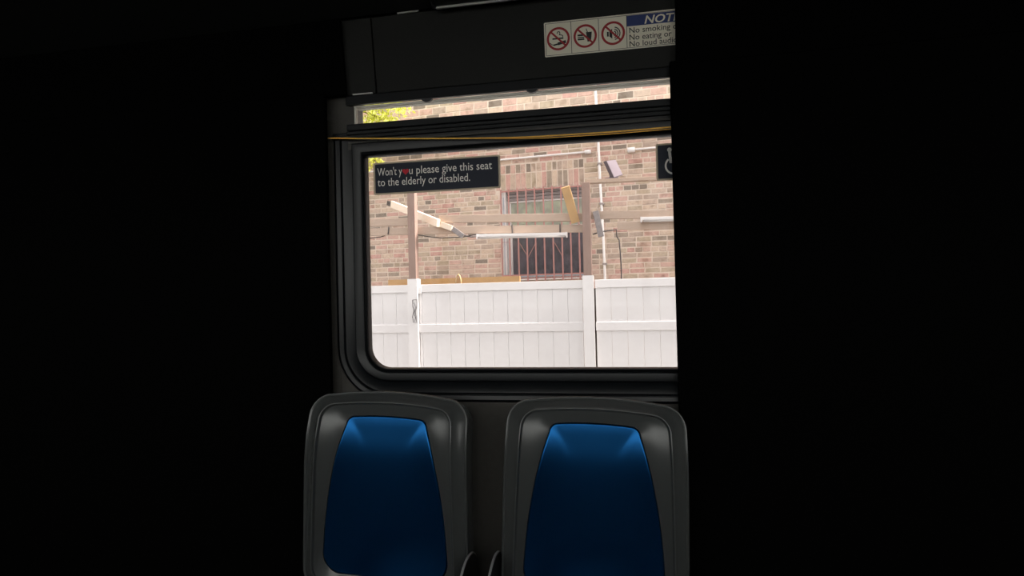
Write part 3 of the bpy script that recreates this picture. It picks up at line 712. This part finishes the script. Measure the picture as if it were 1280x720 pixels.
# window in the facade
def fbox(u0, u1, z0_, z1_, o0, o1): return MB().frame_box(F0-Z*F0.z, FA, FN, Z, u0, u1, o0, o1, z0_, z1_)
wn = empty('window_8', tuple(f_pt((wu0+wu1)/2, wz0)), 'white sash window in the brick wall behind a rusty grille', kind='structure')
jw = uv_f(FW(632.5, 300))[0]-wu0
fbox(wu0, wu0+jw, wz0, wz1, -0.20, -0.025).build('jamb', 'white_paint', wn, bevel=0.004)
fbox(wu0+jw*0.45, wu0+jw*0.68, wz0, wz1-0.09, -0.025, -0.019).build('jamb_groove', 'sash_blue', wn)
fbox(wu1-jw*0.7, wu1, wz0, wz1, -0.20, -0.06).build('jamb', 'white_paint', wn, bevel=0.004)
hz = wz1-0.135
for k in range(3):
    fbox(wu0+0.005, wu1-0.005, hz+0.045*k+0.002, hz+0.045*(k+1)-0.004, -0.19, -0.10+0.012*k).build('head_board', 'head_board', wn, bevel=0.003)
fbox(wu0, wu1, wz0-0.035, wz0, -0.25, 0.03).build('sill', 'white_paint', wn, bevel=0.004)
mid = uv_f(FW(670, 283))[1]
s0, s1 = wu0+jw+0.012, wu1-jw*0.7-0.008
def sash(z0_, z1_, o, pane, nm):
    t = 0.034
    s = fbox(s0, s1, z1_-t*0.8, z1_, o-0.03, o).build('sash_rail', 'white_paint', wn, bevel=0.003)
    fbox(s0, s1, z0_, z0_+t, o-0.03, o).build('sash_rail', 'white_paint' if nm else 'sash_blue', wn, bevel=0.003)
    fbox(s0, s0+t, z0_+t, z1_-t*0.8, o-0.03, o).build('sash_stile', 'white_paint', wn, bevel=0.003)
    fbox(s1-t, s1, z0_+t, z1_-t*0.8, o-0.03, o).build('sash_stile', 'white_paint', wn, bevel=0.003)
    fbox(s0+t, s1-t, z0_+t, z1_-t*0.8, o-0.02, o-0.012).build('pane', pane, wn)
sash(mid-0.02, hz, -0.13, 'pane_tree_reflection', True); sash(wz0+0.01, mid+0.02, -0.165, 'pane_dark', False)
fbox(wu0, wu1, wz0, wz1, -0.30, -0.22).build('backing', 'pane_dark', wn)

# rusty grille
gr = empty('window_grille', tuple(f_pt((wu0+wu1)/2, wz0)), 'rusty pink steel bar grille over the sash window', 'grille')
bx = [uv_f(FW(x, 320, 0.04))[0] for x in (637.5, 648.5, 659.3, 670, 681, 692, 703.2, 714, 724.6, 734.5)]
gz0, gz1 = wz0-0.05, wz1+0.01
for u in bx:
    fbox(u-0.0085, u+0.0085, gz0, gz1, 0.03, 0.047).build('bar', 'grille_rust', gr)
for zz in (wz0+0.035, wz0-0.01, wz1-0.02, mid-0.15):
    if zz == mid-0.15: continue
    fbox(bx[0]-0.12, bx[-1]+0.03, zz-0.009, zz+0.009, 0.014, 0.030).build('cross_bar', 'grille_rust', gr)
for (x0, y0, x1, y1) in ((649.5, 304, 660, 321), (669.5, 304, 660.5, 321), (693, 303, 703.5, 321), (636.5, 303, 626.8, 303)):
    a, b = FW(x0, y0, 0.02), FW(x1, y1, 0.02)
    MB().bar(a, b, 0.006, 0.006, FN).build('diagonal_bar', 'grille_rust', gr)
fbox(bx[0]-0.128, bx[0]-0.112, gz0+0.02, gz1, 0.005, 0.025).build('edge_bar', 'grille_rust', gr)

# conduits on the wall
def conduit(name, pix, r, off, label, mt='white_paint', fit=()):
    root = empty(name, tuple(FW(*pix[0], off)), label, 'conduit')
    MB().tube([FW(x, y, off) for x, y in pix], r, 10).build('pipe', mt, root, smooth=True)
    for (x0, y0, x1, y1, rr) in fit:
        MB().tube([FW(x0, y0, off+0.004), FW(x1, y1, off+0.004)], rr, 10).build('fitting', mt, root, smooth=True)
    return root
vp0 = uv_f(FW(748.5, 175))[0]; vp1 = uv_f(FW(756.5, 350))[0]; vu = 0.5*(vp0+vp1)
root = empty('downpipe', tuple(f_pt(vu, SW)), 'thin white vertical conduit running up the whole brick wall', 'conduit')
pts = [f_pt(uv_f(FW(x, y))[0], uv_f(FW(x, y))[1], 0.045) for x, y in ((761, 450), (757, 352), (754.2, 290), (750.5, 225), (748.2, 175), (745.3, 122), (743.5, 80), (741, 30))]
MB().tube(pts, 0.017, 10).build('pipe', 'white_paint', root, smooth=True)
for (x, y) in ((752.3, 255), (756, 330), (749.8, 205)):
    p = FW(x, y, 0.03); MB().frame_box(p, FA, FN, Z, -0.03, 0.03, -0.03, 0.036, -0.012, 0.012).build('clip', 'cable_grey', root)
conduit('wall_conduit', [(560, 206), (600, 202.3), (640, 198.6), (690, 193.8), (733, 190)], 0.013, 0.03, 'thin white horizontal conduit above the window lintel', fit=((731, 190.2, 738.5, 189.4, 0.026),))
conduit('wall_conduit', [(787, 187.6), (822, 184.3), (860, 181)], 0.013, 0.03, 'thin white horizontal conduit right of the downpipe', fit=((784.5, 187.8, 793.5, 187, 0.034),))
conduit('wall_conduit', [(430, 217), (458, 215), (474, 213.8), (490, 212.6)], 0.012, 0.03, 'short white horizontal conduit at the left edge by the leaves')

# ------------------------------------------------------------------ fence
top_z = [uv_g(G(x, y))[1] for x, y in ((480, 354.5), (540, 355.5), (700, 349.5), (760, 351.6), (830, 349))]
FZ = sum(top_z)/len(top_z); MZ = sum(uv_g(G(x, y))[1] for x, y in ((480, 408), (545, 413.5), (620, 409), (700, 407), (800, 409)))/5
pl0, pl1 = uv_g(G(512, 400))[0], uv_g(G(524.5, 400))[0]; pr0, pr1 = uv_g(G(730, 400))[0], uv_g(G(743.2, 400))[0]
pwid = 0.112
pcl, pcr = 0.5*(pl0+pl1)+0.004, 0.5*(pr0+pr1)
def gbox(u0, u1, z0_, z1_, o0, o1): return MB().frame_box(G0-Z*G0.z, GA, GN, Z, u0, u1, o0, o1, z0_, z1_)
def sleeve(uc, ztop, label, mark=False):
    root = empty('fence_post', tuple(g_pt(uc, SW)), label, 'post', 'white fence posts')
    hw = pwid/2; t = 0.006
    gbox(uc-hw, uc+hw, SW, ztop, hw-t, hw).build('post_face', 'vinyl', root); gbox(uc-hw, uc+hw, SW, ztop, -hw, -hw+t).build('post_face', 'vinyl', root)
    gbox(uc-hw, uc-hw+t, SW, ztop, -hw+t, hw-t).build('post_face', 'vinyl', root); gbox(uc+hw-t, uc+hw, SW, ztop, -hw+t, hw-t).build('post_face', 'vinyl', root)
    if mark:
        gm = MB(); off = hw+0.001
        a = [G(x, y, off) for x, y in ((515.8, 375), (520.8, 374.4), (521.2, 382), (519.2, 389), (521, 403), (516.8, 403), (515.6, 396), (517.4, 389), (516, 383), (515.8, 375))]
        gm.tube(a, 0.0035, 5)
        gm.tube([G(x, y, off) for x, y in ((517.6, 378), (519.2, 384), (517.6, 391), (519.4, 397), (518.2, 402))], 0.003, 5)
        tag(gm.build('scrawl', 'ink', root), 'dark scribbled outline on the post')
    return root
pzl = uv_g(G(519, 348.8))[1]; pzr = uv_g(G(735, 344.5))[1]
sleeve(pcl, pzl, 'white vinyl fence post with a dark scribble on its face', True)
sleeve(pcr, pzr, 'plain white vinyl fence post without any scribble')
u_step = (uv_g(G(710, 380))[0]-uv_g(G(545.5, 380))[0])/9.0
def panel(u0, u1, label, ref, dz=0.0, bracket=False, strip=False):
    root = empty('vinyl_fence', tuple(g_pt((u0+u1)/2, SW)), label, 'fence', 'white fence panels')
    rail_h = 0.085; t = 0.02
    gbox(u0, u1, FZ-rail_h+dz, FZ+dz, -0.026, 0.026).build('top_rail', 'vinyl', root, bevel=0.004)
    gbox(u0, u1, MZ-0.045+dz, MZ+0.045+dz, -0.026, 0.026).build('middle_rail', 'vinyl', root, bevel=0.004)
    gbox(u0, u1, SW+0.05, SW+0.15, -0.026, 0.026).build('bottom_rail', 'vinyl', root, bevel=0.004)
    k = math.floor((u0-ref)/u_step); us = [u0+0.004]
    while ref+(k+1)*u_step < u1-0.03:
        k += 1
        if ref+k*u_step > u0+0.03: us.append(ref+k*u_step)
    us.append(u1-0.004)
    for a, b in zip(us, us[1:]):
        j = random.uniform(-0.0015, 0.0015)
        gbox(a+0.0009, b-0.0009, SW+0.1, FZ-0.04+dz, -0.012+j, 0.012+j).build('picket', 'vinyl', root, bevel=0.002)
    if strip:
        gbox(u0-0.014, u0+0.004, SW, FZ-0.09, -0.03, -0.014).build('gap_shade_strip', 'timber_and_gap_shade', root)  # added strip, its dark colour stands in for the shade behind the gap
    if bracket:
        gbox(u0+0.001, u0+0.035, FZ-0.10+dz, FZ-0.025+dz, 0.026, 0.034).build('rail_bracket', 'vinyl', root, bevel=0.003)
    return root
hw = pwid/2
panel(uv_g(G(340, 400))[0], pcl-hw-0.002, 'white vinyl fence panel at the left edge of the window', uv_g(G(479, 380))[0])
panel(pcl+hw+0.002, pcr-hw-0.002, 'long white vinyl fence panel between the two posts', uv_g(G(545.5, 380))[0], bracket=True)
panel(pcr+hw+0.014, uv_g(G(960, 400))[0], 'white vinyl fence panel to the right of the plain post', uv_g(G(764, 380))[0], strip=True)

# ------------------------------------------------------------------ timber frame over the fence
def timber_post(uc, ztop, label):
    o = gbox(uc-0.043, uc+0.043, SW, ztop, -0.043, 0.043).build('timber_post', 'timber_grey', bevel=0.004, origin=tuple(g_pt(uc, SW)))
    return tag(o, label, 'post', 'timber posts')
tzr = uv_g(G(735, 228.5))[1]; tzl = uv_g(G(517, 222))[1]
timber_post(pcl, tzl, 'weathered timber post rising from the scribbled fence post'); timber_post(pcr, tzr, 'weathered timber post rising from the plain fence post')
def beam(x0, y0, x1, y1, w, label, off=-0.064, t=0.038, mt='timber_beam', name='timber_beam', group='timber beams'):
    a, b = G(x0, y0, off), G(x1, y1, off); m = MB(); m.bar(a, b, w, t, Z); o = m.build(name, mt, bevel=0.003, origin=tuple((a+b)/2)); return tag(o, label, 'beam', group)
beam(330, 282.5, 517.0, 277.2, 0.086, 'upper timber beam left of the scribbled post')
beam(549.0, 274.0, 735, 271.4, 0.084, 'upper timber beam between the two timber posts')
beam(737, 269.3, 930, 266.4, 0.082, 'upper timber beam right of the plain post')
beam(330, 294, 517.0, 288.8, 0.084, 'lower timber beam left of the scribbled post')
beam(519.0, 288.6, 735, 285.4, 0.082, 'lower timber beam between the two timber posts')
beam(771.5, 282.6, 930, 280.4, 0.080, 'lower timber beam right of the plain post')
beam(733, 227.6, 930, 218.2, 0.036, 'thin top beam carrying the solar lamp', off=-0.01, t=0.085)
# diagonal braces
def brace(p, q_, w, t, mt, label, up):
    m = MB(); m.bar(p, q_, w, t, up); o = m.build('timber_brace', mt, bevel=0.003, origin=tuple((p+q_)/2)); return tag(o, label, 'brace', 'timber braces')
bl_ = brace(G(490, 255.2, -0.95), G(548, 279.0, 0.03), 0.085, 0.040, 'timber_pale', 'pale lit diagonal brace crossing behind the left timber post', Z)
eg = MB().bar(G(485.6, 254.0, -1.0), G(489.9, 255.2, -0.952), 0.06, 0.05, Z).build('end_grain', 'timber_and_gap_shade', bl_, origin=tuple(G(488, 254.6, -0.97)))
brace(G(551, 280.4, -0.015), G(565, 285.5, -0.015), 0.060, 0.036, 'timber_pale', 'short pale block at the foot of the left diagonal brace', Z)
brace(G(566, 286, -0.02), G(579, 295.5, -0.02), 0.055, 0.03, 'wrap_grey', 'grey weathered brace end left of the white batten light', Z)
brace(G(706.6, 233.6, 0.10), G(719.5, 278, -0.03), 0.036, 0.090, 'timber_orange', 'orange-tan brace leaning in front of the sash window', GN)
brace(G(744.5, 264, 0.0), G(751.5, 296, 0.0), 0.034, 0.062, 'wrap_grey', 'dark grey wrapped brace right of the plain post', GN)
# ledger board and rope loop behind the fence top
a, b = uv_g(G(486, 353, -0.25)), uv_g(G(650, 345.5, -0.25))
bo = MB(); bo.frame_box(G0-Z*G0.z, GA, GN, Z, a[0], b[0], -0.27, -0.232, SW, a[1]+0.028); o = bo.build('ledger_board', 'timber_orange', origin=tuple(g_pt((a[0]+b[0])/2, SW, -0.25))); tag(o, 'orange-tan board showing just above the long fence panel', 'board')
lp = [G(x, y, -0.20) for x, y in ((569.5, 357), (570.2, 350), (571.6, 344.8), (573, 343), (574.6, 345), (576, 350), (576.4, 357))]
tag(MB().tube(lp, 0.009, 8).build('rope_loop', 'rope', smooth=True), 'small tan rope loop hanging over the board', 'rope')
# batten lights
def batten(x0, y0, x1, y1, label):
    a, b = G(x0, y0, 0.0), G(x1, y1, 0.0); root = empty('batten_light', tuple((a+b)/2), label, 'light', 'white batten lights')
    m = MB(); m.bar(a, b, 0.030, 0.06, Z); m.build('housing', 'white_paint', root, bevel=0.004)
    m = MB(); d = (b-a).normalized(); m.tube([a+d*0.02-Z*0.016, b-d*0.02-Z*0.016], 0.016, 12); m.build('diffuser', 'white_paint', root, smooth=True)
    for e in (a, b):
        MB().frame_box(e, d, GN, Z, -0.008, 0.008, -0.033, 0.033, -0.034, 0.018).build('end_cap', 'white_paint', root)
    return root
batten(597, 295.0, 708.3, 292.6, 'white batten light hanging across the sash window')
batten(801.5, 273.6, 900, 271.4, 'white batten light at the right edge by the brick wall')
# cables
def cable(pix, r, label, off=-0.10, mt='cable_dark'):
    P = [G(x, y, off) for x, y in pix]; tag(MB().tube(P, r, 6).build('cable', mt, smooth=True), label, 'cable', 'slack cables')
cable([(440, 299.5), (460, 298.2), (476, 296.2), (485, 293), (500, 292.4), (512, 292.8), (525, 294), (540, 296.4), (552, 297.4), (566, 296.6), (577, 296.4), (590, 294), (600, 292.6)], 0.006, 'dark slack cable running left past the scribbled post')
cable([(486, 283.5), (485.6, 288), (485, 293)], 0.007, 'short dark cable drop left of the scribbled post', -0.038)
cable([(600, 292.4), (622, 292.6), (640, 291.8), (665, 290.4), (690, 288.8), (700, 287.6), (724, 289)], 0.007, 'dark cable lying along the batten light')
cable([(640, 281), (640.4, 292)], 0.007, 'short dark cable drop above the batten light, left one', -0.038); cable([(700, 279.5), (700.2, 292)], 0.007, 'short dark cable drop above the batten light, right one', -0.038)
cable([(741, 293), (752, 289.6), (762, 288.2), (770.5, 287), (771.2, 296), (774, 300), (775.5, 318), (776.3, 330), (777, 352), (778, 420)], 0.007, 'dark cable right of the plain timber post hanging down before the brick wall')
cable([(578, 293), (584, 295), (590, 296), (600, 294)], 0.011, 'grey knotted cable end beside the batten light', -0.13, 'cable_grey')
# solar lamp
sb = G(766, 226, -0.01); sl = empty('solar_lamp', tuple(sb), 'tilted solar panel lamp standing on the thin top beam', 'lamp')
c4 = [G(757.6, 200.8, 0.02), G(769.5, 199.3, -0.03), G(778.8, 218.6, -0.02), G(767.6, 222.6, 0.03)]
nn = (c4[1]-c4[0]).cross(c4[3]-c4[0]).normalized()
if nn.dot(CAM-sb) < 0: nn = -nn
th = (-GA*0.9 - GN*0.25).normalized()*0.022
m = MB(); m.hexa([p-nn*0.003 for p in c4] + [p-nn*0.002+th-nn*0.018 for p in c4]); m.build('panel_housing', 'solar_dark', sl)
cm = (c4[0]+c4[1]+c4[2]+c4[3])/4
m = MB(); m.hexa([cm+(p-cm)*0.93-nn*0.002 for p in c4] + [cm+(p-cm)*0.93+nn*0.002 for p in c4]); m.build('solar_cell', 'solar_cell', sl)
m = MB(); m.frame_box(Vector((sb.x, sb.y, 0)), GA, GN, Z, -0.078, 0.06, -0.04, 0.04, G(766, 226.3).z-0.002, G(766, 222.4).z); m.build('lamp_base', 'solar_dark', sl, bevel=0.004)
m = MB(); m.bar(G(763, 224, -0.01), G(765.5, 214, -0.015), 0.03, 0.03, GN); m.build('stem', 'solar_dark', sl)

# ------------------------------------------------------------------ tree at the left
tc_ = FW(425, 128, 0.75); base = Vector((FW(330, 300, 0.75).x, FW(330, 300, 0.75).y, SW))
tr = empty('tree', tuple(base), 'yellow-green leafy tree at the left edge in front of the brick wall', 'tree')
m = MB(); m.tube([base, base+Vector((0.05, 0, 1.0)), base+Vector((0.12, 0.02, 2.0)), tc_+Vector((-0.55, 0, 0.1)), tc_+Vector((-0.35, 0, 0.9))], [0.09, 0.075, 0.06, 0.05, 0.025], 10); m.build('trunk', 'bark', tr, smooth=True)
m = MB(); ends = []
tips = [FW(506, 134, 0.75), FW(488, 152, 0.7), FW(470, 202, 0.72), FW(470, 120, 0.8), FW(440, 80, 0.7), FW(400, 60, 0.8), FW(380, 160, 0.6), FW(460, 165, 0.8), FW(452, 205, .7)]
for t_ in tips:
    s_ = tc_+Vector((-0.5, 0, 0.1)); mid_ = (s_+t_)/2+Vector((0, 0, 0.05)); m.tube([s_, mid_, t_], [0.02, 0.012, 0.004], 6); ends.append((s_, mid_, t_))
m.build('branches', 'bark', tr, smooth=True)
lv = MB()
for s_, mid_, t_ in ends:
    for k in range(520):
        u = 1-0.7*random.random()**1.3; c = (s_*(1-u)**2+mid_*2*u*(1-u)+t_*u*u) + Vector([random.gauss(0, 0.065) for _ in range(3)])
        a = Vector([random.gauss(0, 1) for _ in range(3)]).normalized(); b = a.orthogonal().normalized(); b = Matrix.Rotation(random.uniform(0, 6.28), 3, a) @ b; n_ = a.cross(b)
        L = random.uniform(0.022, 0.042)
        lv.add([c-a*L, c+b*L*0.45+n_*L*0.12, c+a*L, c-b*L*0.45+n_*L*0.12], [(0, 1, 2, 3)])
tag(lv.build('foliage', 'leaf', tr), kind='stuff')

bpy.context.view_layer.update()
